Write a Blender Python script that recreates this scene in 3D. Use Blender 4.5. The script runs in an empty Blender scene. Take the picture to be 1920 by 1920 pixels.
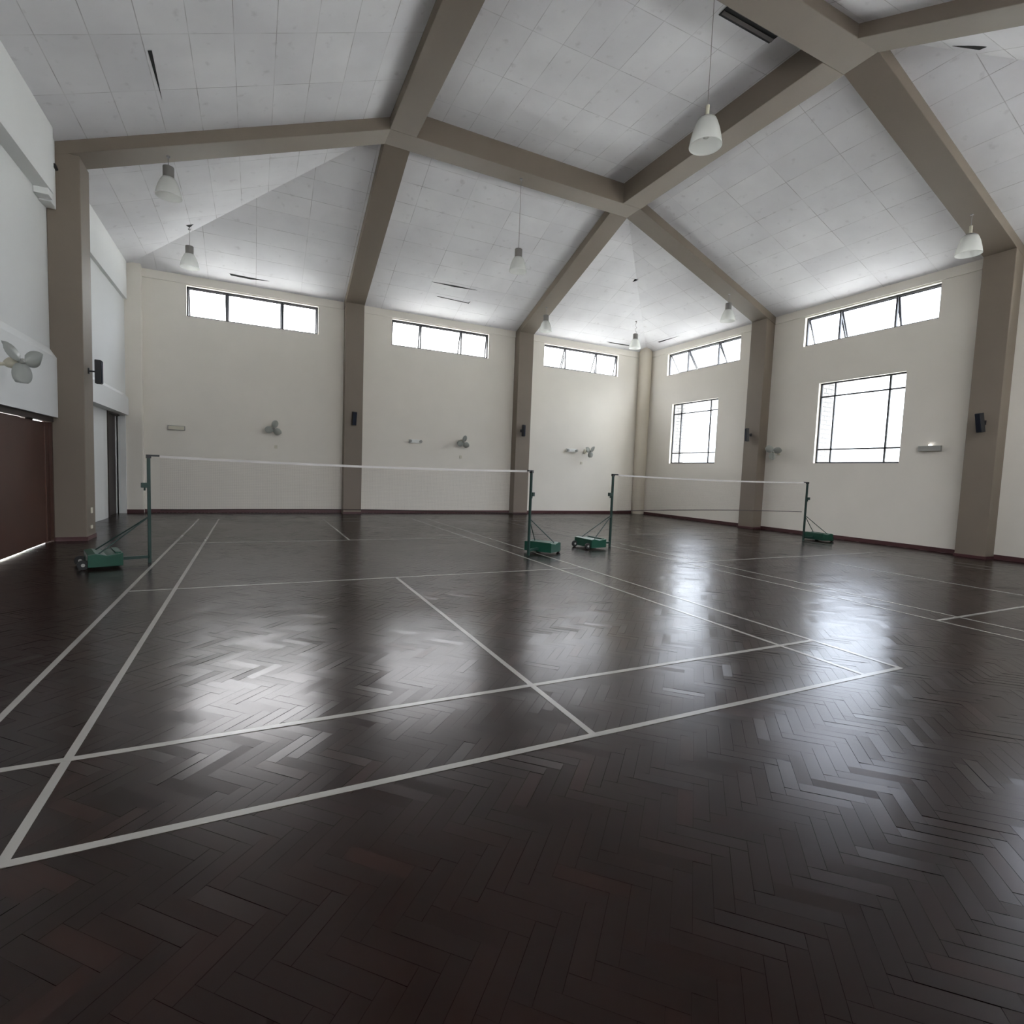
import bpy, math, random
from mathutils import Vector, Matrix
random.seed(7)
S = bpy.context.scene
COL = S.collection
R_ = math.radians

# ------------------------------------------------------------------ camera
F, YAW, PIT, ROL = 993.0, .455, -.0721, .0378
fw = Vector((math.sin(YAW)*math.cos(PIT), math.cos(YAW)*math.cos(PIT), math.sin(PIT)))
rt = Vector((math.cos(YAW), -math.sin(YAW), 0)); up = rt.cross(fw)
r2 = math.cos(ROL)*rt + math.sin(ROL)*up; u2 = -math.sin(ROL)*rt + math.cos(ROL)*up
cam = bpy.data.objects.new('camera', bpy.data.cameras.new('camera')); COL.objects.link(cam)
mw = Matrix((r2, u2, -fw)).transposed().to_4x4(); mw.translation = Vector((1.295, -2.387, 1.474))
cam.matrix_world = mw
cam.data.sensor_width = 36; cam.data.lens = 36*F/1920; cam.data.clip_start = .05; cam.data.clip_end = 500
S.camera = cam

# ------------------------------------------------------------------ world, exposure
w = bpy.data.worlds.new('sky'); S.world = w; w.use_nodes = True
nt = w.node_tree; nt.nodes.clear()
out = nt.nodes.new('ShaderNodeOutputWorld'); bg = nt.nodes.new('ShaderNodeBackground')
tc = nt.nodes.new('ShaderNodeTexCoord'); sx = nt.nodes.new('ShaderNodeSeparateXYZ'); cr = nt.nodes.new('ShaderNodeValToRGB')
nt.links.new(tc.outputs['Generated'], sx.inputs[0]); nt.links.new(sx.outputs['Z'], cr.inputs[0])
cr.color_ramp.elements[0].position = 0; cr.color_ramp.elements[0].color = (.33, .33, .32, 1)
for p_, c_ in ((.12, (.33, .335, .33, 1)), (.27, (.36, .37, .38, 1)), (.48, (.80, .82, .86, 1))):
    e = cr.color_ramp.elements.new(p_); e.color = c_
cr.color_ramp.elements[-1].position = .8; cr.color_ramp.elements[-1].color = (.93, .96, 1.0, 1)
# bright lobe added to the sky, for glare in the first back window
dt = nt.nodes.new('ShaderNodeVectorMath'); dt.operation = 'DOT_PRODUCT'; az_, el_ = R_(-10), R_(24)
dt.inputs[1].default_value = (math.sin(az_)*math.cos(el_), math.cos(az_)*math.cos(el_), math.sin(el_))
mr = nt.nodes.new('ShaderNodeMapRange'); mr.interpolation_type = 'SMOOTHSTEP'
mr.inputs[1].default_value = .90; mr.inputs[2].default_value = .99; mr.inputs[3].default_value = 0; mr.inputs[4].default_value = .26
ad = nt.nodes.new('ShaderNodeMix'); ad.data_type = 'RGBA'; ad.blend_type = 'ADD'; ad.clamp_result = False; ad.inputs[0].default_value = 1
cb = nt.nodes.new('ShaderNodeCombineXYZ')
nt.links.new(tc.outputs['Generated'], dt.inputs[0]); nt.links.new(dt.outputs['Value'], mr.inputs[0])
for k_ in range(3): nt.links.new(mr.outputs[0], cb.inputs[k_])
nt.links.new(cr.outputs[0], ad.inputs[6]); nt.links.new(cb.outputs[0], ad.inputs[7])
# sky colour dimmed on the right, as by unseen trees, and tinted cool
m2_ = nt.nodes.new('ShaderNodeMapRange'); m2_.interpolation_type = 'SMOOTHSTEP'
m2_.inputs[1].default_value = .25; m2_.inputs[2].default_value = .8
tr = nt.nodes.new('ShaderNodeMix'); tr.data_type = 'RGBA'; tr.blend_type = 'MULTIPLY'; tr.inputs[7].default_value = (.46, .50, .565, 1)
nt.links.new(sx.outputs['X'], m2_.inputs[0]); nt.links.new(m2_.outputs[0], tr.inputs[0]); nt.links.new(ad.outputs[2], tr.inputs[6])
nt.links.new(tr.outputs[2], bg.inputs[0]); nt.links.new(bg.outputs[0], out.inputs[0])
bg.inputs[1].default_value = 12.0
S.view_settings.view_transform = 'Standard'; S.view_settings.look = 'None'
S.view_settings.gamma = 1; S.view_settings.exposure = 1.66; S.view_settings.use_curve_mapping = False
S.cycles.use_denoising = True
S.cycles.max_bounces = 10; S.cycles.diffuse_bounces = 8; S.cycles.glossy_bounces = 4
S.cycles.transparent_max_bounces = 16
S.cycles.sample_clamp_indirect = 12

# hall dimensions (metres): left, right, front, back walls; eaves height; roof ring
XL, XR, YF, YB, ZE = -1.83, 15.98, -1.15, 15.44, 6.65
RX0, RX1, RY0, RY1 = 4.13, 10.19, 3.65, 9.62
HW, ZR, ZI = .29, 8.58, 9.08

def portal(c, sx_, sy_, rot):
    l = bpy.data.lights.new('window_daylight', 'AREA'); l.shape = 'RECTANGLE'; l.size = sx_; l.size_y = sy_
    l.cycles.is_portal = True
    o = bpy.data.objects.new('window_daylight', l); COL.objects.link(o); o.location = c; o.rotation_euler = rot

# ------------------------------------------------------------------ helpers
def mat(name, col, rough=.6, metal=0, spec=.5, noise=None, bump=None, coat=0, alpha=1):
    m = bpy.data.materials.new(name); m.use_nodes = True
    n = m.node_tree; b = n.nodes['Principled BSDF']
    b.inputs['Base Color'].default_value = (*col, 1); b.inputs['Roughness'].default_value = rough
    b.inputs['Metallic'].default_value = metal; b.inputs['Specular IOR Level'].default_value = spec
    b.inputs['Coat Weight'].default_value = coat
    t = n.nodes.new('ShaderNodeTexCoord')
    sc, amt = noise or (6, .06)
    nz = n.nodes.new('ShaderNodeTexNoise'); nz.inputs['Scale'].default_value = sc; nz.inputs['Detail'].default_value = 5
    n.links.new(t.outputs['Object'], nz.inputs['Vector'])
    mx = n.nodes.new('ShaderNodeMix'); mx.data_type = 'RGBA'
    mx.inputs[6].default_value = (*[c*(1-amt) for c in col], 1); mx.inputs[7].default_value = (*[min(1, c*(1+amt)) for c in col], 1)
    n.links.new(nz.outputs[0], mx.inputs[0]); n.links.new(mx.outputs[2], b.inputs['Base Color'])
    if bump:
        bn = n.nodes.new('ShaderNodeTexNoise'); bn.inputs['Scale'].default_value = bump[0]
        n.links.new(t.outputs['Object'], bn.inputs['Vector'])
        bp = n.nodes.new('ShaderNodeBump'); bp.inputs['Strength'].default_value = bump[1]; bp.inputs['Distance'].default_value = .01
        n.links.new(bn.outputs[0], bp.inputs['Height']); n.links.new(bp.outputs[0], b.inputs['Normal'])
    return m

M = {}
M['wall'] = mat('cream_wall', (.735, .70, .635), .75, noise=(1.2, .05), bump=(40, .08))
M['wall_white'] = mat('white_wall', (.74, .75, .74), .75, noise=(1.0, .04), bump=(40, .08))
M['beige'] = mat('beige_paint', (.190, .157, .122), .6, noise=(1.5, .08), bump=(30, .06))
M['cream_col'] = mat('corner_cream', (.60, .55, .46), .6, noise=(1.5, .08))
M['base'] = mat('baseboard_maroon', (.075, .028, .03), .35)
M['frame'] = mat('dark_window_metal', (.03, .03, .035), .4)
M['white'] = mat('white_plastic', (.75, .76, .74), .45)
M['ivory'] = mat('ivory_plastic', (.55, .52, .42), .45)
M['grey'] = mat('grey_plastic', (.30, .30, .28), .5)
M['black'] = mat('black_plastic', (.012, .012, .014), .45)
M['navy'] = mat('dark_grille', (.015, .018, .03), .85, spec=.2, noise=(300, .5))
M['green'] = mat('green_enamel', (.006, .055, .033), .35, noise=(12, .2))
M['greenpost'] = mat('dark_green_enamel', (.012, .036, .029), .35, noise=(12, .2))
M['rubber'] = mat('black_rubber', (.012, .012, .012), .7)
M['metal'] = mat('cap_metal', (.22, .21, .20), .45, metal=.3)
M['tape'] = mat('net_tape', (.50, .48, .46), .7)
M['cord'] = mat('net_cord', (.03, .02, .018), .8)
M['netting'] = mat('netting_brown', (.22, .17, .17), .9)
M['wood'] = mat('reddish_wood', (.062, .025, .016), .4, noise=(3, .25))
M['darkwood'] = mat('dark_wood', (.035, .024, .02), .5, noise=(3, .25))
M['void'] = mat('dark_gap', (.006, .006, .006), .9)
M['concrete'] = mat('concrete_paving', (.50, .50, .47), .9, noise=(.8, .15))
M['wire'] = mat('lamp_wire', (.25, .24, .23), .6)
M['alu'] = mat('aluminium', (.55, .55, .55), .35, metal=.6)

def mix_mat(name, col, fac, rough=.3, transl=True):
    m = bpy.data.materials.new(name); m.use_nodes = True
    n = m.node_tree; n.nodes.clear()
    o = n.nodes.new('ShaderNodeOutputMaterial'); a = n.nodes.new('ShaderNodeBsdfTransparent')
    b = n.nodes.new('ShaderNodeBsdfPrincipled'); b.inputs['Base Color'].default_value = (*col, 1); b.inputs['Roughness'].default_value = rough
    mx = n.nodes.new('ShaderNodeMixShader'); mx.inputs[0].default_value = fac
    last = b.outputs[0]
    if transl:
        t = n.nodes.new('ShaderNodeBsdfTranslucent'); t.inputs[0].default_value = (*col, 1)
        m2 = n.nodes.new('ShaderNodeMixShader'); m2.inputs[0].default_value = .5
        n.links.new(b.outputs[0], m2.inputs[1]); n.links.new(t.outputs[0], m2.inputs[2]); last = m2.outputs[0]
    n.links.new(a.outputs[0], mx.inputs[1]); n.links.new(last, mx.inputs[2]); n.links.new(mx.outputs[0], o.inputs[0])
    return m
M['glass'] = mix_mat('window_glass', (.8, .85, .85), .07, .05, False)
M['shade'] = mix_mat('frosted_shade', (.86, .87, .85), .72, .2)
M['blade'] = mix_mat('fan_blade_plastic', (.50, .52, .49), .88, .3)

def ceiling_mat(name, amt):
    m = bpy.data.materials.new(name); m.use_nodes = True
    n = m.node_tree; b = n.nodes['Principled BSDF']; b.inputs['Roughness'].default_value = .85
    b.inputs['Specular IOR Level'].default_value = .2
    uv = n.nodes.new('ShaderNodeUVMap')
    br = n.nodes.new('ShaderNodeTexBrick'); br.offset = .0; br.inputs['Scale'].default_value = 1
    br.inputs['Brick Width'].default_value = 1.22; br.inputs['Row Height'].default_value = .61
    br.inputs['Mortar Size'].default_value = .008; br.inputs['Mortar Smooth'].default_value = .6
    br.inputs['Color1'].default_value = (.70, .695, .715, 1); br.inputs['Color2'].default_value = (.75, .745, .76, 1)
    br.inputs['Mortar'].default_value = (.73, .725, .74, 1)
    n.links.new(uv.outputs[0], br.inputs['Vector'])
    # joints show only here and there, and the boards are blotched
    nz = n.nodes.new('ShaderNodeTexNoise'); nz.inputs['Scale'].default_value = .9; nz.inputs['Detail'].default_value = 4
    n.links.new(uv.outputs[0], nz.inputs['Vector'])
    r = n.nodes.new('ShaderNodeValToRGB'); r.color_ramp.elements[0].position = .35; r.color_ramp.elements[1].position = .65
    r.color_ramp.elements[0].color = (.90, .895, .90, 1)
    n.links.new(nz.outputs[0], r.inputs[0])
    mx = n.nodes.new('ShaderNodeMix'); mx.data_type = 'RGBA'; mx.blend_type = 'MULTIPLY'; mx.inputs[0].default_value = amt
    n.links.new(br.outputs[0], mx.inputs[6]); n.links.new(r.outputs[0], mx.inputs[7])
    nz2 = n.nodes.new('ShaderNodeTexNoise'); nz2.inputs['Scale'].default_value = 5; nz2.inputs['Detail'].default_value = 6
    n.links.new(uv.outputs[0], nz2.inputs['Vector'])
    r2_ = n.nodes.new('ShaderNodeValToRGB'); r2_.color_ramp.elements[0].position = .62; r2_.color_ramp.elements[1].position = .78
    r2_.color_ramp.elements[0].color = (1, 1, 1, 1); r2_.color_ramp.elements[1].color = (.80, .79, .79, 1)
    n.links.new(nz2.outputs[0], r2_.inputs[0])
    m2 = n.nodes.new('ShaderNodeMix'); m2.data_type = 'RGBA'; m2.blend_type = 'MULTIPLY'; m2.inputs[0].default_value = 1
    n.links.new(mx.outputs[2], m2.inputs[6]); n.links.new(r2_.outputs[0], m2.inputs[7])
    nz3 = n.nodes.new('ShaderNodeTexNoise'); nz3.inputs['Scale'].default_value = 1.6; nz3.inputs['Detail'].default_value = 3
    n.links.new(uv.outputs[0], nz3.inputs['Vector'])
    mk = n.nodes.new('ShaderNodeMapRange'); mk.inputs[1].default_value = .42; mk.inputs[2].default_value = .66; mk.inputs[3].default_value = .22; mk.inputs[4].default_value = .9
    n.links.new(nz3.outputs[0], mk.inputs[0])
    ml = n.nodes.new('ShaderNodeMath'); ml.operation = 'MULTIPLY'; n.links.new(mk.outputs[0], ml.inputs[0]); n.links.new(br.outputs['Fac'], ml.inputs[1])
    m3 = n.nodes.new('ShaderNodeMix'); m3.data_type = 'RGBA'; m3.inputs[7].default_value = (.30, .29, .29, 1)
    n.links.new(ml.outputs[0], m3.inputs[0]); n.links.new(m2.outputs[2], m3.inputs[6]); n.links.new(m3.outputs[2], b.inputs['Base Color'])
    bp = n.nodes.new('ShaderNodeBump'); bp.inputs['Strength'].default_value = .25; bp.inputs['Distance'].default_value = .004; bp.invert = True
    n.links.new(br.outputs['Fac'], bp.inputs['Height']); n.links.new(bp.outputs[0], b.inputs['Normal'])
    return m
M['ceiling'] = ceiling_mat('ceiling_boards', 1.0)

def emit(name, col, st):
    m = bpy.data.materials.new(name); m.use_nodes = True; b = m.node_tree.nodes['Principled BSDF']
    b.inputs['Emission Color'].default_value = (*col, 1); b.inputs['Emission Strength'].default_value = st
    return m
M['led'] = emit('lit_lens', (1, .98, .95), 1.2)
def brick_mat():
    m = bpy.data.materials.new('pale_brick'); m.use_nodes = True; n = m.node_tree; b = n.nodes['Principled BSDF']
    t = n.nodes.new('ShaderNodeTexCoord'); mp = n.nodes.new('ShaderNodeMapping'); mp.inputs['Rotation'].default_value = (math.pi/2, 0, 0)
    br = n.nodes.new('ShaderNodeTexBrick'); br.inputs['Scale'].default_value = 1; br.inputs['Brick Width'].default_value = .24
    br.inputs['Row Height'].default_value = .13; br.inputs['Mortar Size'].default_value = .014
    br.inputs['Color1'].default_value = (.24, .23, .22, 1); br.inputs['Color2'].default_value = (.19, .18, .17, 1); br.inputs['Mortar'].default_value = (.05, .05, .05, 1)
    n.links.new(t.outputs['Object'], mp.inputs[0]); n.links.new(mp.outputs[0], br.inputs['Vector']); n.links.new(br.outputs[0], b.inputs['Base Color'])
    return m
M['brick'] = brick_mat()
def floor_mat():
    m = bpy.data.materials.new('parquet'); m.use_nodes = True
    n = m.node_tree; b = n.nodes['Principled BSDF']
    at = n.nodes.new('ShaderNodeAttribute'); at.attribute_name = 'board'
    r = n.nodes.new('ShaderNodeValToRGB')
    r.color_ramp.elements[0].color = (.0055, .0018, .0013, 1); r.color_ramp.elements[0].position = 0
    r.color_ramp.elements[1].color = (.036, .0155, .0105, 1); r.color_ramp.elements[1].position = 1
    e = r.color_ramp.elements.new(.9); e.color = (.015, .0054, .0038, 1)
    e = r.color_ramp.elements.new(.8); e.color = (.008, .0026, .0018, 1)
    n.links.new(at.outputs['Fac'], r.inputs[0])
    t = n.nodes.new('ShaderNodeTexCoord')
    nz = n.nodes.new('ShaderNodeTexNoise'); nz.inputs['Scale'].default_value = .45; nz.inputs['Detail'].default_value = 3
    n.links.new(t.outputs['Object'], nz.inputs['Vector'])
    rr = n.nodes.new('ShaderNodeMapRange'); rr.inputs[1].default_value = .3; rr.inputs[2].default_value = .7
    rr.inputs[3].default_value = .215; rr.inputs[4].default_value = .262
    n.links.new(nz.outputs[0], rr.inputs[0]); n.links.new(rr.outputs[0], b.inputs['Roughness'])
    n.links.new(r.outputs[0], b.inputs['Base Color'])
    b.inputs['Specular IOR Level'].default_value = .36
    b.inputs['Specular Tint'].default_value = (1, .90, .87, 1)
    return m
M['floor'] = floor_mat()
M['line'] = mat('court_paint', (.215, .205, .187), .24, noise=(2.5, .12))

class G:
    """collects primitives, builds them as ONE mesh object"""
    def __init__(s): s.v, s.f, s.m = [], [], []
    def add(s, vs, fs, mi=0):
        k = len(s.v); s.v += [tuple(p) for p in vs]; s.f += [tuple(i+k for i in f) for f in fs]; s.m += [mi]*len(fs); return s
    def box(s, a, b, mi=0):
        x0, y0, z0 = a; x1, y1, z1 = b
        return s.add([(x0,y0,z0),(x1,y0,z0),(x1,y1,z0),(x0,y1,z0),(x0,y0,z1),(x1,y0,z1),(x1,y1,z1),(x0,y1,z1)],
                     [(0,3,2,1),(4,5,6,7),(0,1,5,4),(1,2,6,5),(2,3,7,6),(3,0,4,7)], mi)
    def obox(s, c, X, Y, Z, mi=0):
        c, X, Y, Z = map(Vector, (c, X, Y, Z)); P = []
        for k in (-1, 1):
            for i, j in ((-1,-1),(1,-1),(1,1),(-1,1)): P.append(c + X*i/2 + Y*j/2 + Z*k/2)
        return s.add(P, [(0,3,2,1),(4,5,6,7),(0,1,5,4),(1,2,6,5),(2,3,7,6),(3,0,4,7)], mi)
    def prism(s, poly, d, mi=0):
        n = len(poly); d = Vector(d); P = [Vector(p) for p in poly]
        return s.add(P + [p+d for p in P], [tuple(range(n))[::-1], tuple(range(n, 2*n))] + [(i, (i+1)%n, (i+1)%n+n, i+n) for i in range(n)], mi)
    def tube(s, a, b, r, r1=None, n=12, mi=0):
        a, b = Vector(a), Vector(b); r1 = r if r1 is None else r1
        z = (b-a).normalized(); x = z.orthogonal().normalized(); y = z.cross(x)
        P = [a + (x*math.cos(t)+y*math.sin(t))*r for t in [2*math.pi*i/n for i in range(n)]]
        P += [b + (x*math.cos(t)+y*math.sin(t))*r1 for t in [2*math.pi*i/n for i in range(n)]]
        return s.add(P, [tuple(range(n))[::-1], tuple(range(n, 2*n))] + [(i, (i+1)%n, (i+1)%n+n, i+n) for i in range(n)], mi)
    def lathe(s, prof, n=28, c=(0,0,0), mi=0, closed=False):
        P = []; c = Vector(c)
        for r, z in prof:
            for i in range(n):
                t = 2*math.pi*i/n; P.append(c + Vector((r*math.cos(t), r*math.sin(t), z)))
        fs = []
        for k in range(len(prof)-1):
            for i in range(n): fs.append((k*n+i, k*n+(i+1)%n, (k+1)*n+(i+1)%n, (k+1)*n+i))
        if closed: fs.append(tuple(range(n))[::-1]); fs.append(tuple(range((len(prof)-1)*n, len(prof)*n)))
        return s.add(P, fs, mi)
    def xf(s, m): s.v = [tuple(m @ Vector(p)) for p in s.v]; return s
    def build(s, name, mats, parent=None, smooth=False, bevel=0, solid=0):
        me = bpy.data.meshes.new(name); me.from_pydata(s.v, [], s.f)
        for m in (mats if isinstance(mats, (list, tuple)) else [mats]): me.materials.append(m)
        me.polygons.foreach_set('material_index', s.m)
        if smooth: me.polygons.foreach_set('use_smooth', [True]*len(me.polygons))
        me.update()
        o = bpy.data.objects.new(name, me); COL.objects.link(o)
        if smooth:
            try: me.set_sharp_from_angle(angle=R_(40))
            except Exception: pass
        if bevel:
            b = o.modifiers.new('bevel', 'BEVEL'); b.width = bevel; b.segments = 2; b.limit_method = 'ANGLE'
        if solid:
            b = o.modifiers.new('solid', 'SOLIDIFY'); b.thickness = solid; b.offset = 0
        if parent: o.parent = parent
        return o

def tag(o, label, cat, group=None):
    o['label'] = label; o['category'] = cat
    if group: o['group'] = group
    return o
def struct(o, label=None, cat=None):
    o['kind'] = 'structure'
    if label: o['label'] = label
    if cat: o['category'] = cat
    return o
def thing(name, label, cat, loc=(0,0,0), rz=0, group=None):
    o = bpy.data.objects.new(name, None); COL.objects.link(o); o.location = loc; o.rotation_euler = (0, 0, rz)
    o.empty_display_size = .1
    return tag(o, label, cat, group)
def dup(root, loc, rz, label):
    r = root.copy(); COL.objects.link(r); r.location = loc; r.rotation_euler = (0, 0, rz); r['label'] = label
    for ch in [o for o in root.children]:
        c = ch.copy(); COL.objects.link(c); c.parent = r
        for g in ch.children:
            d = g.copy(); COL.objects.link(d); d.parent = c
    return r

# ------------------------------------------------------------------ floor: herringbone boards, each slightly tilted
def build_floor():
    W, n = .07, 4
    x0, x1, y0, y1 = -2.1, XR, -3.6, YB
    c45 = math.cos(-math.pi/4); s45 = math.sin(-math.pi/4)
    V, Fc, val = [], [], []
    cx, cy = (x0+x1)/2, (y0+y1)/2
    def board(u, v, lu, lv, g):
        hw, hl = lu/2*W - g, lv/2*W - g
        uc, vc = (u+lu/2)*W, (v+lv/2)*W
        X = cx + uc*c45 - vc*s45; Y = cy + uc*s45 + vc*c45
        if not (x0-.2 < X < x1+.2 and y0-.2 < Y < y1+.2): return
        rough = .55 + .55*(.5+.5*math.sin(X*1.1+1)*math.sin(Y*.9+.4))
        big = 2.5 if random.random() < .24 else .75
        ta = random.gauss(0, .012)*rough*big; tb = random.gauss(0, .0026)*rough
        gx = .0035*math.sin(.9*X+.5*Y)+.003*math.sin(2.1*X-1.3*Y+1); gy = .0035*math.sin(1.1*Y-.4*X+2)+.003*math.sin(1.7*Y+1.9*X)
        du, dv = gx*c45 + gy*s45, -gx*s45 + gy*c45
        if lu > lv: tu, tv = tb, ta
        else: tu, tv = ta, tb
        tu += du*.3 if lu > lv else du; tv += dv*.3 if lv > lu else dv
        dz = random.uniform(-.0003, .0003)
        k = len(V)
        for a, b in ((-hw,-hl),(hw,-hl),(hw,hl),(-hw,hl)):
            px = min(max(X + a*c45 - b*s45, x0), x1); py = min(max(Y + a*s45 + b*c45, y0), y1)
            V.append((px, py, dz + max(-.0009, min(.0009, a*tu + b*tv))))
        Fc.append((k, k+1, k+2, k+3))
        worn = max(0, math.exp(-((X-4.0)**2/1.6+(Y-2.9)**2/2.4))-.12)
        val.append(.9+.1*random.random() if random.random() < .5*worn else .9*random.random())
    K = 220; g = .0006
    for i in range(-K, K):
        for j in range(-50, 50):
            U, Vv = i + n*j, i - n*j
            if abs((U*c45 - Vv*s45)*W) > 11.5 or abs((U*s45 + Vv*c45)*W) > 11.5: continue
            board(U, Vv, n, 1, g); board(U, Vv+1, 1, n, g)
    k = len(V); V += [(x0,y0,-.004),(x1,y0,-.004),(x1,y1,-.004),(x0,y1,-.004)]; Fc.append((k,k+1,k+2,k+3)); val.append(0)
    me = bpy.data.meshes.new('floor'); me.from_pydata(V, [], Fc); me.materials.append(M['floor'])
    at = me.attributes.new('board', 'FLOAT', 'FACE'); at.data.foreach_set('value', val); me.update()
    o = bpy.data.objects.new('floor', me); COL.objects.link(o)
    return struct(o)
floor = build_floor()
ground = struct(G().box((-60,-60,-.25), (75,75,-.03)).build('ground', M['concrete']), 'pale paving outside the hall', 'ground')

# ------------------------------------------------------------------ walls with openings
def wall(name, axis, c0, c1, s0, s1, z0, z1, holes, m):
    """axis 'x': wall lies along x between y=c0..c1; axis 'y': along y between x=c0..c1"""
    ss = sorted({s0, s1, *[h[0] for h in holes], *[h[1] for h in holes]})
    zs = sorted({z0, z1, *[h[2] for h in holes], *[h[3] for h in holes]})
    g = G()
    for a, b in zip(ss, ss[1:]):
        for p, q in zip(zs, zs[1:]):
            ms, mz = (a+b)/2, (p+q)/2
            if any(h[0] < ms < h[1] and h[2] < mz < h[3] for h in holes): continue
            if axis == 'x': g.box((a, c0, p), (b, c1, q))
            else: g.box((c0, a, p), (c1, b, q))
    return struct(g.build(name, m))

CZ0, CZ1 = 5.56, 6.40
back_w = [(-.42, 3.08), (5.37, 8.84), (11.12, 14.56)]
right_w = [(10.65, 14.15), (4.87, 8.34), (-.85, 2.6)]
big_w = [(11.46, 13.75), (5.46, 7.75), (-.9, 1.0)]
wall('wall_back', 'x', YB, YB+.22, -6.2, XR+.22, -.3, 6.75, [(a, b, CZ0, CZ1) for a, b in back_w], M['wall'])
wall('wall_right', 'y', XR, XR+.22, -3.6, YB, -.3, 6.75, [(a, b, CZ0, CZ1) for a, b in right_w] + [(a, b, 2.11, 4.41) for a, b in big_w], M['wall'])
wall('wall_front', 'x', YF-.22, YF, XL-.2, XR, 4.6, 6.75, [(a, b, CZ0, CZ1) for a, b in back_w], M['wall'])
fill_w = [(-.6, 3.0), (5.4, 9.0)]  # added unseen windows behind the camera, to brighten left and back walls
wall('wall_entrance', 'x', -3.82, -3.6, -2.3, XR+.22, -.3, 4.8, [(a, b, 3.0, 4.41) for a, b in fill_w], M['wall'])
struct(G().box((-2.3,-3.6,4.6), (XR,YF-.22,4.8)).build('ceiling_entrance', M['ceiling']))

# left wall: upper wall, bulkheads, lower pieces
g = G().box((XL-.2,-3.6,2.16), (XL,9.33,6.75)).box((XL-.2,9.88,2.72), (XL,15.2,6.75)).box((XL-.2,9.33,0), (XL,9.88,6.75)).box((XL-.2,15.2,0),(XL,YB,6.75))
g.box((XL-.2,-3.6,0), (XL,-1.4,2.16)).box((-2.2,9.22,-.3),(-1.925,9.33,2.16)).box((-2.35,13.9,-.3),(-2.15,15.6,2.72)).box((-2.35,15.2,-.3),(-2.0,15.6,2.8)).box((-2.35,9.88,-.3),(-2.07,13.95,2.74))
wl = struct(g.build('wall_left', M['wall_white']))
# white boarded wall in the far bay, slightly folded
g = G().box((-2.06,9.88,.0), (-1.99,12.95,2.74)).prism([(-2.06,12.95,0),(-1.99,12.95,0),(-1.955,13.45,0),(-1.985,13.95,0),(-2.06,13.95,0)], (0,0,2.74))
struct(g.build('wall_boarding', M['wall_white']))
# dark door in the far left corner
d = struct(bpy.data.objects.new('door_2', None)); COL.objects.link(d)
G().box((-2.14,13.97,0), (-2.06,15.2,2.72)).build('door_panel', M['darkwood'], d)
G().box((-2.08,13.95,0), (-1.96,14.03,2.7)).box((-2.08,14.03,2.62),(-1.96,15.2,2.7)).build('door_frame', M['darkwood'], d)
# bulkhead boxes along the left wall
BX = -1.735
g = G().prism([(XL,-3.0,2.14),(BX,-3.0,2.14),(BX,-3.0,3.15),(XL,-3.0,3.30)], (0,12.33,0))
struct(g.build('trim_1', M['wall_white']), 'long white bulkhead over the wooden partition', 'bulkhead')
g = G().prism([(-2.05,9.88,2.66),(-1.75,9.88,2.66),(-1.75,9.88,3.12),(XL,9.88,3.22),(-2.05,9.88,3.22)], (0,5.3,0))
struct(g.build('trim_2', M['wall_white']), 'white lintel box over the far left doorway', 'bulkhead')
struct(G().box((XL,-1.15,5.70), (-1.62,8.95,6.78)).build('trim_3', M['wall_white']), 'deep white bulkhead under the left eaves, near bay', 'bulkhead')
struct(G().box((XL,9.88,5.71), (-1.75,15.15,6.72)).build('trim_4', M['wall_white']), 'deep white bulkhead under the left eaves, far bay', 'bulkhead')

# wooden sliding partition, left
d = struct(bpy.data.objects.new('door_1', None)); COL.objects.link(d)
yy = -1.4
k = 0
while yy < 9.2:
    y1_ = min(yy+1.05, 9.33)
    off = -.012*(k % 2)
    top = 2.05 if k not in (7, 9) else 2.04
    G().box((-1.90+off, yy+.004, .016), (-1.855+off, y1_-.004, top)).build('door_panel', M['wood'], d, bevel=.004)
    yy = y1_; k += 1
G().box((-1.93,9.27,.002), (-1.815,9.328,2.12)).build('jamb', M['wood'], d)
G().box((-1.95,-1.4,2.06), (-1.80,9.33,2.16)).build('track', M['darkwood'], d)
G().box((-1.97,8.4,2.0), (-1.90,8.72,2.08)).build('bracket', M['darkwood'], d)

# ------------------------------------------------------------------ ceiling
ZC = 8.93
O = [(XL,YF,ZE),(XR,YF,ZE),(XR,YB,ZE),(XL,YB,ZE)]
I = [(RX0,RY0,ZC),(RX1,RY0,ZC),(RX1,RY1,ZC),(RX0,RY1,ZC)]
# push the outer edge on past the walls so the slopes close over them
def ceiling_mesh():
    V, Fc, UV = [], [], []
    def quad(ps, udir, vdir, o):
        k = len(V); V.extend(ps); Fc.append(tuple(range(k, k+len(ps))))
        for p in ps:
            q = Vector(p) - Vector(o); UV.append((q.dot(udir), q.dot(vdir)))
    for a, b in ((0,1),(1,2),(2,3),(3,0)):
        o = Vector(O[a]); u = (Vector(O[b]) - o).normalized()
        nrm = u.cross(Vector(I[a]) - o).normalized(); v = nrm.cross(u).normalized()
        quad([O[a], O[b], I[b], I[a]], u, v, O[a])
        h = Vector((u.y, -u.x, 0))*.24
        quad([tuple(Vector(O[a])+h), tuple(Vector(O[b])+h), O[b], O[a]], u, v, O[a])
    quad([(RX0,RY0,ZI),(RX1,RY0,ZI),(RX1,RY1,ZI),(RX0,RY1,ZI)], Vector((0,1,0)), Vector((1,0,0)), (RX0+.24,RY0+.2,ZI))
    me = bpy.data.meshes.new('ceiling'); me.from_pydata(V, [], Fc); me.materials.append(M['ceiling'])
    uvl = me.uv_layers.new(name='UVMap'); uvl.data.foreach_set('uv', [c for l in me.loops for c in UV[l.vertex_index]])
    me.update(); o = bpy.data.objects.new('ceiling', me); COL.objects.link(o)
    return struct(o)
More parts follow.
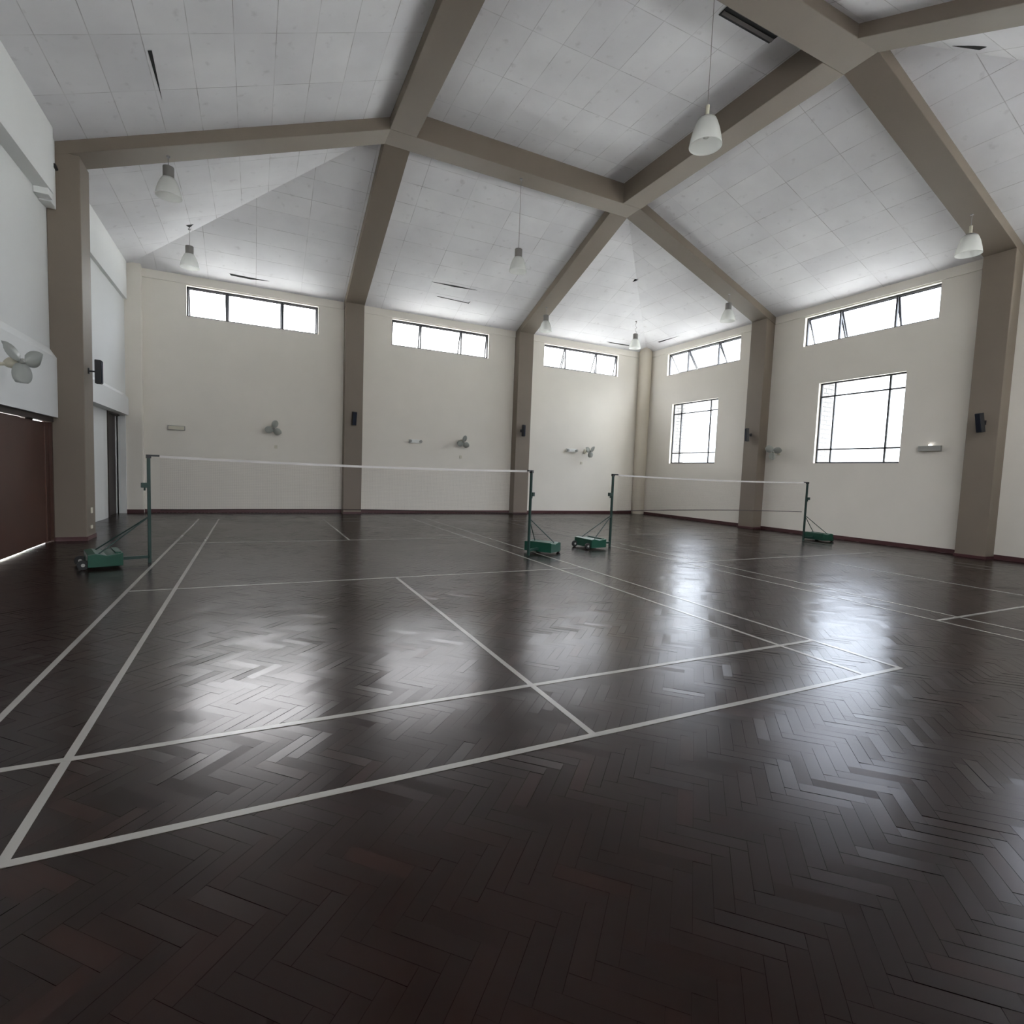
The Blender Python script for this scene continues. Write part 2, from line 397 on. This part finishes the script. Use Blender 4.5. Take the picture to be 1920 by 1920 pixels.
ceil = ceiling_mesh()
def zc(x, y):
    return min(ZE+(x-XL)*(ZC-ZE)/(RX0-XL), ZE+(XR-x)*(ZC-ZE)/(XR-RX1), ZE+(YB-y)*(ZC-ZE)/(YB-RY1), ZE+(y-YF)*(ZC-ZE)/(RY0-YF))
def gap(pts, e=.006):
    P = [Vector((x, y, zc(x, y)-e)) for x, y in pts]
    G().prism(P, (0, 0, .004)).build('ceiling_gap', M['void'], ceil)
gap([(-.085,7.22),(-.035,7.22),(-.06,8.36)])
gap([(.66,15.03),(.70,15.10),(1.2,15.12),(1.69,15.06),(1.2,15.05)])
gap([(6.2,13.86),(6.95,13.83),(7.7,13.84),(6.95,13.89)])
gap([(6.56,14.41),(7.64,14.45),(7.67,14.38),(7.685,14.38),(7.66,14.475),(6.56,14.43)])
gap([(13.7,15.12),(14.8,15.10),(14.8,15.15),(13.9,15.16)])
gap([(15.50,14.25),(15.56,14.2),(15.53,13.1)])
gap([(-.22,13.36),(-.06,13.36),(-.16,13.54)])
gap([(12.50,12.02),(12.62,11.98),(12.52,12.16)])
gap([(11.18,2.66),(11.46,2.42),(11.40,2.30),(11.30,2.42)])
# hatch with dark louvres beside the ring beam
v = thing('ceiling_vent', 'dark louvred vent strip in the flat ceiling beside the front ring beam', 'vent', (8.7, 4.25, ZI))
G().box((-.6,-.32,-.012),(.6,.30,-.004)).build('backing', M['void'], v)
for i in range(4):
    G().obox((0,-.2+i*.14,-.022), (1.18,0,0), (0,.06,-.012), (0,.003,.01)).build('slat', M['darkwood'], v)

# ------------------------------------------------------------------ roof beams and columns
def beam(name, g, label): return struct(g.build(name, M['beige'], bevel=.01), label, 'beam')
a0, a1, b0, b1 = RX0-HW, RX1+HW, RY0-HW, RY1+HW
i0, i1, j0, j1 = RX0+HW, RX1-HW, RY0+HW, RY1-HW
beam('roof_ring_beam', G().box((a0,j1,ZR),(a1,b1,9.2)), 'beige ring beam nearest the back wall')
beam('roof_ring_beam', G().box((a0,b0,ZR),(a1,j0,9.2)), 'beige ring beam nearest the entrance')
beam('roof_ring_beam', G().box((a0,j0,ZR),(i0,j1,9.2)), 'beige ring beam on the left side of the roof')
beam('roof_ring_beam', G().box((i1,j0,ZR),(a1,j1,9.2)), 'beige ring beam on the right side of the roof')
CP = .37
ZT = 6.58
def rafter(kind, lab):
    ax, c = kind
    if ax in ('L', 'R'):
        s = -1 if ax == 'L' else 1
        xo, xw = (a0, XL) if s < 0 else (a1, XR); xc = xw - s*CP
        sl = (ZR-ZT)/abs(xo-xc); z = lambda x: ZR - sl*abs(x-xo)
        P = [(xo-s*.02, c-HW, ZR), (xw, c-HW, z(xw)), (xw, c-HW, z(xw)+.36), (xo-s*.02, c-HW, ZR+.36)]
        g = G().prism(P, (0, 2*HW, 0))
    else:
        s = -1 if ax == 'F' else 1
        yo, yw = (b0, YF) if s < 0 else (b1, YB); yc = yw - s*CP
        sl = (ZR-ZT)/abs(yo-yc); z = lambda y: ZR - sl*abs(y-yo)
        P = [(c-HW, yo-s*.02, ZR), (c-HW, yw, z(yw)), (c-HW, yw, z(yw)+.36), (c-HW, yo-s*.02, ZR+.36)]
        g = G().prism(P, (2*HW, 0, 0))
    beam('roof_rafter', g, lab)
rafter(('L', RY1), 'beige sloping rafter down to the left wall column')
rafter(('L', RY0), 'beige sloping rafter down to the left wall near the entrance')
rafter(('B', RX0), 'beige sloping rafter down to the left column of the back wall')
rafter(('B', RX1), 'beige sloping rafter down to the right column of the back wall')
rafter(('R', RY1), 'beige sloping rafter down to the far column of the right wall')
rafter(('R', RY0), 'beige sloping rafter down to the near column of the right wall')
rafter(('F', RX0), 'beige sloping rafter down to the entrance side, left')
rafter(('F', RX1), 'beige sloping rafter down to the entrance side, right')
def column(g, lab, m='beige'): return struct(g.build('column', M[m], bevel=.012), lab, 'column')
column(G().box((XL,RY1-HW+.004,0),(XL+.46,RY1+HW-.004,6.56)), 'beige square column on the left wall')
column(G().box((XL,RY0-HW+.004,0),(XL+.46,RY0+HW-.004,6.56)), 'beige square column on the left wall by the entrance')
column(G().box((RX0-HW+.01,YB-CP,0),(RX0+HW-.01,YB,6.62)), 'beige square column on the back wall, left one')
column(G().box((RX1-HW-.02,YB-CP,0),(RX1+HW-.02,YB,6.62)), 'beige square column on the back wall, right one')
column(G().box((XR-CP,RY1-HW+.03,0),(XR,RY1+HW+.03,6.62)), 'beige square column between the two big windows')
column(G().box((XR-CP,RY0-HW+.004,0),(XR,RY0+HW-.004,6.62)), 'beige square column near the right edge of the photo')
column(G().box((-2.06,15.26,0),(-1.45,YB,6.78)), 'cream square column in the back left corner', 'wall')
column(G().tube((15.78,15.25,0),(15.78,15.25,6.8),.26,n=32), 'cream rounded column in the back right corner', 'cream_col')
for f_ in COL.objects[-1].data.polygons: f_.use_smooth = len(f_.vertices) == 4

# cornices and baseboards
g = G()
for x0_, x1_ in ((-1.45,RX0-HW),(RX0+HW,RX1-HW-.02),(RX1+HW,15.6)): g.box((x0_,YB-.035,6.44),(x1_,YB,6.72))
struct(g.build('trim_5', M['wall']), 'cream cornice under the back eaves', 'cornice')
g = G()
for y0_, y1_ in ((YF,RY0-HW),(RY0+HW,RY1-HW),(RY1+HW,15.1)): g.box((XR-.035,y0_,6.44),(XR,y1_,6.72))
struct(g.build('trim_6', M['wall']), 'cream cornice under the right eaves', 'cornice')
g = G()
for x0_, x1_ in ((-1.46,RX0-HW+.01),(RX0+HW-.01,RX1-HW-.02),(RX1+HW-.02,15.6)): g.box((x0_,YB-.018,0),(x1_,YB,.10))
struct(g.build('baseboard_back', M['base']))
g = G()
for y0_, y1_ in ((-3.6,RY0-HW),(RY0+HW,RY1-HW+.03),(RY1+HW+.03,15.1)): g.box((XR-.018,y0_,0),(XR,y1_,.10))
struct(g.build('baseboard_right', M['base']))
g = G()
for c_, ax in (((RX0,YB),0),((RX1-.02,YB),0)):
    g.box((c_[0]-HW,c_[1]-CP-.012,0),(c_[0]+HW,c_[1]-CP+.01,.06))
for yc in (RY0, RY1+.03): g.box((XR-CP-.012,yc-HW-.01,0),(XR,yc+HW+.01,.06))
g.box((XL,RY1-HW-.012,0),(XL+.472,RY1+HW+.012,.07)).box((-2.06,15.245,0),(-1.44,15.26,.10))
struct(g.build('baseboard_columns', M['base']))

# ------------------------------------------------------------------ windows
wn = [0]
def local(axis, c, s, z, o):
    # axis 'b' back wall (outwards +y), 'r' right wall (outwards +x), 'f' front wall (outwards -y)
    if axis == 'b': return Vector((s, c+o, z))
    if axis == 'f': return Vector((s, c-o, z))
    return Vector((c+o, s, z))
def bar(g, axis, c, p, q, t, d, o=.12):
    """bar from (s,z)=p to q in the wall plane, thickness t, depth d"""
    (s0, z0), (s1, z1) = p, q
    A, B = local(axis, c, min(s0,s1)-t/2, min(z0,z1)-t/2, o-d/2), local(axis, c, max(s0,s1)+t/2, max(z0,z1)+t/2, o+d/2)
    g.box([min(A[i],B[i]) for i in range(3)], [max(A[i],B[i]) for i in range(3)])
def window_root():
    wn[0] += 1
    o = bpy.data.objects.new('window_%d' % wn[0], None); COL.objects.link(o); return struct(o)
def clerestory(axis, c, s0, s1, opens):
    r = window_root(); T = .045
    z0, z1 = CZ0+.02, CZ1-.02; a, b = s0+.02, s1-.02
    m1, m2 = a+(b-a)*.285, a+(b-a)*.71
    if axis == 'r': m1, m2 = a+(b-a)*.29, a+(b-a)*.715
    g = G()
    bar(g, axis, c, (a,z0), (b,z0), T, .06); bar(g, axis, c, (a,z1), (b,z1), .06, .06)
    for s in (a, m1, m2, b): bar(g, axis, c, (s,z0), (s,z1), T, .06)
    g.build('window_frame', M['frame'], r)
    for (p, q), ang in zip(((a,m1),(m1,m2),(m2,b)), opens):
        p += .03; q -= .03; zt = z1-.03; L = zt-(z0+.03)
        ca, sa = math.cos(R_(ang)), math.sin(R_(ang)); T2 = .04
        P = lambda s, l: local(axis, c, s, zt-l*ca, .14+l*sa)
        sd = local(axis, 0, 1, 0, 0)-local(axis, 0, 0, 0, 0)
        dn = (P(p,1)-P(p,0)).normalized(); nn = sd.cross(dn)
        g = G()
        for s in (p, q): g.obox(P(s,L/2), sd*T2, dn*L, nn*.03)
        for l in (0, L): g.obox(P((p+q)/2,l), sd*(q-p), dn*T2, nn*.03)
        sa_ = g.build('sash', M['frame'], r)
        G().obox(P((p+q)/2,L/2), sd*(q-p-.03), dn*(L-.03), nn*.005).build('pane', M['glass'], sa_)
    return r
def bigwindow(axis, c, s0, s1, zb=2.11):
    r = window_root(); z0, z1 = zb+.02, 4.39; a, b = s0+.02, s1-.02
    g = G()
    for z in (z0, z1): bar(g, axis, c, (a,z), (b,z), .045, .05)
    for s in (a, b): bar(g, axis, c, (s,z0), (s,z1), .045, .05)
    for s in (a+.40, b-.40): bar(g, axis, c, (s,z0), (s,z1), .042, .04)
    for z in (z0+.38, z1-.37): bar(g, axis, c, (a,z), (b,z), .042, .04)
    g.build('window_frame', M['frame'], r)
    A, B = local(axis, c, a, z0, .117), local(axis, c, b, z1, .123)
    G().box(A, B).build('pane', M['glass'], r)
for i, (a, b) in enumerate(back_w): clerestory('b', YB, a, b, [(14,14,9),(12,16,8),(24,24,10)][i])
for i, (a, b) in enumerate(right_w): clerestory('r', XR, a, b, [(30,36,36),(14,24,24),(15,15,15)][i])
for a, b in back_w: clerestory('f', YF, a, b, (10,10,10))
for a, b in big_w:
    bigwindow('r', XR, a, b)
    struct(G().box((XR+.22,b+.0,1.9),(XR+.70,b+.24,4.6)).build('brick_pier', M['brick']), 'pale brick pier outside a big window', 'pier')
    struct(G().box((XR+.22,a-.24,1.9),(XR+1.1,a,4.62)).box((XR+.22,a-.24,4.64),(XR+1.15,b+.24,4.76)).build('window_hood', M['concrete']), 'added concrete hood keeping high sky off a big window', 'hood')  # unseen hood and side fin, added to block light from the high sky
for a, b in fill_w: bigwindow('f', -3.6, a, b, 3.0); portal(((a+b)/2, -3.84, 3.70), b-a, 1.4, (R_(90), 0, 0))
for a, b in back_w:
    portal(((a+b)/2, YB+.24, 5.98), b-a, CZ1-CZ0, (R_(-90), 0, 0))
    portal(((a+b)/2, YF-.24, 5.98), b-a, CZ1-CZ0, (R_(90), 0, 0))
for a, b in right_w: portal((XR+.24, (a+b)/2, 5.98), CZ1-CZ0, b-a, (0, R_(90), 0))
for a, b in big_w: portal((XR+.24, (a+b)/2, 3.26), 2.3, b-a, (0, R_(90), 0))

# ------------------------------------------------------------------ court lines painted on the floor
def line(x0, y0, x1, y1, dz=0):
    G().box((x0, y0, -.0005+dz), (x1, y1, .0021+dz)).build('court_line', M['line'], floor)
LW = .04
def court(X):
    for x in (0, .46, 5.64, 6.10):
        xa = X+x-(LW if x > 3 else 0); line(xa, 0, xa+LW, 13.4)
    for y in (0, .76, 4.70, 8.66, 12.60, 13.36): line(X, y, X+6.1, y+LW, .0006)
    line(X+3.03, 0, X+3.07, 4.70); line(X+3.03, 8.70, X+3.07, 13.4)
court(0); court(8.22)

# ------------------------------------------------------------------ net posts and nets
PG = 'wheeled badminton net posts'
def net_post():
    t = thing('net_post', '', 'net post', group=PG)     # local +x points to the weight box
    G().box((-.02,-.02,0),(.02,.02,1.50)).build('post', M['greenpost'], t, bevel=.003)
    G().box((-.028,-.028,1.50),(.028,.028,1.55)).box((-.13,-.016,1.525),(.02,.016,1.55)).build('top_bracket', M['black'], t)
    G().box((.02,-.035,1.08),(.09,.035,1.15)).tube((.05,0,1.08),(.05,0,1.04),.012).build('winch', M['greenpost'], t)
    G().box((0,-.02,.07),(.40,.02,.11)).build('base_arm', M['greenpost'], t)
    bx = G().prism([(.34,-.29,.035),(.72,-.29,.035),(.72,-.29,.20),(.64,-.29,.215),(.52,-.29,.185),(.34,-.29,.21)], (0,.58,0)).build('weight_box', M['green'], t, bevel=.006)
    G().box((.36,-.24,.205),(.42,.24,.218)).build('lid_strip', M['green'], bx)
    for s in (-1, 1):
        G().tube((.01,.01*s,.66),(.60,.21*s,.20),.009).build('brace', M['greenpost'], t)
        wh = G().tube((.765,.22*s-.02,.065),(.765,.22*s+.02,.065),.065,n=20).build('wheel', M['rubber'], t, bevel=.006)
        G().tube((.765,.22*s-.022,.065),(.765,.22*s+.022,.065),.022,n=12).build('hub', M['grey'], wh)
    return t
np0 = net_post()
def place(first, loc, rz, lab):
    if first: o = np0; o.location = loc; o.rotation_euler = (0,0,rz); o['label'] = lab
    else: o = dup(np0, loc, rz, lab)
    return o
place(True, (-.05,6.67,0), R_(197), 'green net post standing farthest left, beside the wooden partition')
place(False, (5.80,6.08,0), R_(32), 'green net post at the right end of the nearer net')
place(False, (8.13,6.78,0), R_(184), 'green net post at the left end of the farther net')
place(False, (14.33,6.72,0), R_(-5), 'green net post farthest right, below the big window')
def net(P, Q, lab, sag):
    P, Q = Vector(P), Vector(Q); L = (Q-P).length; d = (Q-P)/L; n = Vector((-d.y, d.x, 0))
    t = thing('badminton_net', lab, 'net', P, math.atan2(d.y, d.x), 'badminton nets')
    K = 24
    sg = lambda u: sag*(1-(2*u-1)**2)
    g = G()
    for k in range(K):
        u, v_ = k/K, (k+1)/K
        A, B = 1.545-sg(u), 1.545-sg(v_)
        g.add([(u*L,-.004,A-.035),(v_*L,-.004,B-.035),(v_*L,-.004,B),(u*L,-.004,A),(u*L,.004,A-.035),(v_*L,.004,B-.035),(v_*L,.004,B),(u*L,.004,A)],
              [(0,1,2,3),(7,6,5,4),(3,2,6,7),(4,5,1,0)])
    g.build('top_tape', M['tape'], t)
    g = G()
    sb = lambda u: .035*math.sin(math.pi*u)
    for k in range(K):
        u, v_ = k/K, (k+1)/K
        g.tube((u*L,0,.765+sb(u)), (v_*L,0,.765+sb(v_)), .008, n=6)
    g.build('bottom_cord', M['cord'], t)
    g = G(); w_ = .0004
    nx = int(L/.025)
    for i in range(nx+1):
        x = i*L/nx; u = x/L
        g.add([(x-w_,0,.765+sb(u)),(x+w_,0,.765+sb(u)),(x+w_,0,1.515-sg(u)),(x-w_,0,1.515-sg(u))], [(0,1,2,3)])
    for j in range(1, 30):
        for k in range(K):
            u, v_ = k/K, (k+1)/K
            z = lambda q: (.765+sb(q)) + (1.515-sg(q)-.765-sb(q))*j/30
            g.add([(u*L,0,z(u)-w_),(v_*L,0,z(v_)-w_),(v_*L,0,z(v_)+w_),(u*L,0,z(u)+w_)], [(0,1,2,3)])
    g.build('netting', M['netting'], t)
net((.09,6.655,0), (5.72,6.085,0), 'badminton net stretched across the nearer left court', .03)
net((8.27,6.78,0), (14.18,6.72,0), 'badminton net stretched across the farther right court', .03)

# ------------------------------------------------------------------ pendant lamps
LG = 'bell-shaped pendant lamps'
def shade_prof(top, bot, h):
    return [(top, h), (top+.25*(bot-top), h*.86), (top+.55*(bot-top), h*.62), (top+.8*(bot-top), h*.33), (bot*.985, h*.06), (bot, 0)]
def lamp(x, y, top, z, stem, lab, wavy=False):
    t = thing('pendant_lamp', lab, 'lamp', (x, y, z), 0, LG)
    if stem:
        G().lathe(shade_prof(.125, .225, .36)).build('lamp_shade', M['shade'], t, smooth=True, solid=.006)
        G().lathe([(.0,.40),(.08,.395),(.13,.36),(.128,.345),(0,.345)], closed=False).build('cap', M['metal'], t, smooth=True)
        G().tube((0,0,.39),(0,0,.56),.028,n=14).build('stem', M['ivory'], t, smooth=True); zt = .56
    else:
        G().lathe(shade_prof(.10, .215, .33)).build('lamp_shade', M['shade'], t, smooth=True, solid=.006)
        G().tube((0,0,.32),(0,0,.53),.092,n=20).build('cap', M['metal'], t, smooth=True, bevel=.008); zt = .53
    G().lathe([(.0,.10),(.04,.12),(.055,.17),(.04,.24),(.025,.34)], n=16).build('bulb', M['white'], t, smooth=True)
    g = G(); H = top-z
    if wavy:
        pts = [(.03*math.sin(i*1.9), .02*math.cos(i*2.3), zt+(H-zt)*i/8) for i in range(9)]
        for a, b in zip(pts, pts[1:]): g.tube(a, b, .006, n=6)
    else: g.tube((0,0,zt), (0,0,H), .006, n=6)
    g.tube((0,0,H-.03),(0,0,H),.03,n=12)
    g.build('cord', M['wire'], t)
sl = (ZR-ZT)/5.2
lamp(7.12, 3.65, ZR, 6.27, True, 'white bell pendant lamp hanging nearest the camera, high in front of a roof beam')
lamp(-.13, 9.62, ZR-sl*(a0+.13), 6.33, False, 'pendant lamp with grey cap just under the left rafter, upper left')
lamp(-.17, 13.6, zc(-.17,13.6), 6.33, False, 'pendant lamp hanging near the back left corner above the first high window')
lamp(7.08, 9.62, ZR, 6.40, False, 'pendant lamp on a long cord in front of the middle of the back ceiling slope')
lamp(10.17, 13.7, ZR-sl*(13.7-b1), 6.33, False, 'pendant lamp hanging before the right column of the back wall')
lamp(14.05, 13.8, zc(14.05,13.8), 6.30, False, 'pendant lamp on a wavy cord in the back right corner', True)
lamp(14.2, 9.62, ZR-sl*(14.2-a1), 6.33, False, 'pendant lamp hanging before the column between the two big windows')
lamp(14.38, 3.65, ZR-sl*(14.38-a1), 6.28, True, 'white bell pendant lamp at the right edge beneath the near right rafter')

# ------------------------------------------------------------------ wall fans
FG = 'white wall-mounted fans'
def fan(loc, rz, head_yaw, head_pitch, spin, lab, rad=.25, arm=.36):
    t = thing('wall_fan', lab, 'fan', loc, rz, FG)        # local +x points away from the wall
    G().box((0,-.05,-.09),(.03,.05,.09)).build('wall_plate', M['ivory'], t, bevel=.006)
    G().tube((.02,0,-.02),(arm*.62,0,.02),.022).build('arm', M['ivory'], t, smooth=True)
    hm = Matrix.Translation((arm*.62,0,.03)) @ Matrix.Rotation(head_yaw, 4, 'Z') @ Matrix.Rotation(head_pitch, 4, 'Y')
    mo = G().lathe([(0,-.09),(.05,-.085),(.07,-.03),(.07,.05),(.04,.09),(0,.095)], n=20).xf(Matrix.Rotation(math.pi/2, 4, 'Y')).xf(hm)
    mo = mo.build('motor', M['ivory'], t, smooth=True)
    G().lathe([(.035,.0),(.035,.05),(.02,.07),(0,.072)], n=16).xf(Matrix.Rotation(math.pi/2, 4, 'Y')).xf(hm @ Matrix.Translation((.10,0,0))).build('hub', M['grey'], t, smooth=True)
    for k in range(3):
        g = G(); n = 10
        P = []
        for i in range(n+1):
            u = i/n; r = .03+u*(rad-.03)
            half = .03+.115*math.sin(math.pi*min(1, u*.92+.04))**.7*(.55+.45*u)
            if i == n: half = .05
            for s in (-1, 0, 1):
                a = s*half/max(r, .07)*.9
                P.append((.135+.04*s*(.4+.6*u), r*math.cos(a), r*math.sin(a)))
        fs = [(3*i+j, 3*i+j+1, 3*i+j+4, 3*i+j+3) for i in range(n) for j in range(2)]
        g.add(P, fs).xf(Matrix.Rotation(spin+k*2*math.pi/3, 4, 'X')).xf(hm)
        g.build('blade', M['blade'], t, smooth=True, solid=.004)
fan((BX,6.62,2.62), 0, R_(-32), R_(-8), R_(20), 'large white three-bladed wall fan on the left bulkhead', .29, .42)
fan((1.80,YB,2.55), R_(-90), R_(12), R_(12), R_(200), 'wall fan on the back wall left of the first column')
fan((7.85,YB,2.50), R_(-90), R_(8), R_(12), R_(200), 'wall fan on the back wall between the two columns')
fan((13.15,YB,2.46), R_(-90), R_(5), R_(8), R_(40), 'wall fan on the back wall near the right corner')
fan((XR,8.90,2.45), R_(180), R_(25), R_(14), R_(20), 'wall fan on the right wall beside the window column')

# ------------------------------------------------------------------ emergency lights
EG = 'small boxes at fan height on the walls'
def elight(loc, rz, wd, kind, lab):
    t = thing('emergency_light', lab, 'emergency light', loc, rz, EG)     # local +x away from wall, y along it
    G().box((0,-wd/2,-.065),(.07,wd/2,.065)).build('housing', M['grey'] if kind != 'w' else M['white'], t, bevel=.008)
    if kind == 'g':
        G().box((.07,-wd/2+.02,-.05),(.074,wd/2-.02,.05)).build('cover', M['ivory'], t)
    if kind == 'd':
        G().lathe([(0,0),(.03,.005),(.035,.03),(0,.04)], n=14).xf(Matrix.Translation((.035,0,.062))).build('lens', M['led'], t, smooth=True)
    if kind == 'w':
        for s in (-1, 1):
            G().lathe([(0,-.03),(.045,-.03),(.05,.02),(0,.03)], n=16).xf(Matrix.Rotation(math.pi/2, 4, 'Y')).xf(Matrix.Translation((.10,s*(wd/2-.03),0))).build('lamp_head', M['grey'], t, smooth=True)
elight((-.68,YB,2.41), R_(-90), .42, 'g', 'grey emergency light box left of the fan on the back wall')
elight((6.23,YB,2.45), R_(-90), .42, 'w', 'white emergency light box between the two back columns')
elight((12.50,YB,2.47), R_(-90), .46, 'w', 'white twin-head emergency light right of the right back column')
elight((XR,4.78,2.46), R_(180), .48, 'd', 'grey emergency light with a bright lens on the right wall')

# fan switches and sockets
def plate(loc, rz, h, lab, name='fan_switch'):
    o = G().box((0,-.04,-h),(.02,.04,h)).build(name, M['ivory'], bevel=.003)
    o.location = loc; o.rotation_euler = (0,0,rz); tag(o, lab, 'switch' if name == 'fan_switch' else 'socket', None)
plate((1.90,YB,2.02), R_(-90), .05, 'small switch plate under the leftmost back wall fan')
plate((7.9,YB,2.0), R_(-90), .05, 'small switch plate under the middle back wall fan')
plate((13.0,YB,2.0), R_(-90), .05, 'small switch plate under the fan nearest the right corner')
plate((-1.37,9.62,.52), 0, .05, 'upper cream socket low on the left column', 'wall_socket')
plate((-1.37,9.60,.22), 0, .03, 'lower cream socket low on the left column', 'wall_socket')

# conduit boxed down the end of the left bulkhead
t = thing('conduit', 'white boxed conduit turning under the left bulkhead by the column', 'conduit', (XL+.004,8.952,5.6))
G().box((0,0,.02),(.11,.13,1.12)).box((0,.13,.02),(.085,.20,1.12)).box((0,.20,.0),(.13,.375,1.12)).box((0,-.22,-.0),(.19,.0,.10)).box((0,.0,-.02),(.16,.22,.04)).build('trunking', M['wall_white'], t, bevel=.006)
G().tube((.14,.28,.68),(.14,.385,.66),.03,n=10).build('clip', M['black'], t)

# ------------------------------------------------------------------ speakers on the columns
SG = 'black loudspeakers on the columns'
def speaker(loc, rz, yaw, tilt, lab):
    t = thing('loudspeaker', lab, 'speaker', loc, rz, SG)
    G().box((0,-.035,-.05),(.015,.035,.05)).tube((.01,0,0),(.10,0,0),.015).build('bracket', M['black'], t)
    hm = Matrix.Translation((.10,0,0)) @ Matrix.Rotation(yaw, 4, 'Z') @ Matrix.Rotation(tilt, 4, 'Y')
    G().box((0,-.065,-.21),(.095,.065,.21)).xf(hm).build('cabinet', M['black'], t, bevel=.01)
    G().box((.095,-.055,-.195),(.102,.055,.195)).xf(hm).build('grille', M['navy'], t)
speaker((-1.37,9.62,3.02), 0, 0, 0, 'black loudspeaker on the left wall column')
speaker((4.12,YB-CP,3.02), R_(-90), R_(10), R_(8), 'dark loudspeaker on the left column of the back wall')
speaker((10.08,YB-CP,3.05), R_(-90), R_(40), 0, 'black loudspeaker on the right column of the back wall')
speaker((XR-CP,9.68,3.0), R_(180), R_(-35), R_(4), 'black loudspeaker on the column between the big windows')
speaker((XR-CP,3.62,2.97), R_(180), R_(-20), R_(12), 'black loudspeaker on the column at the right edge')
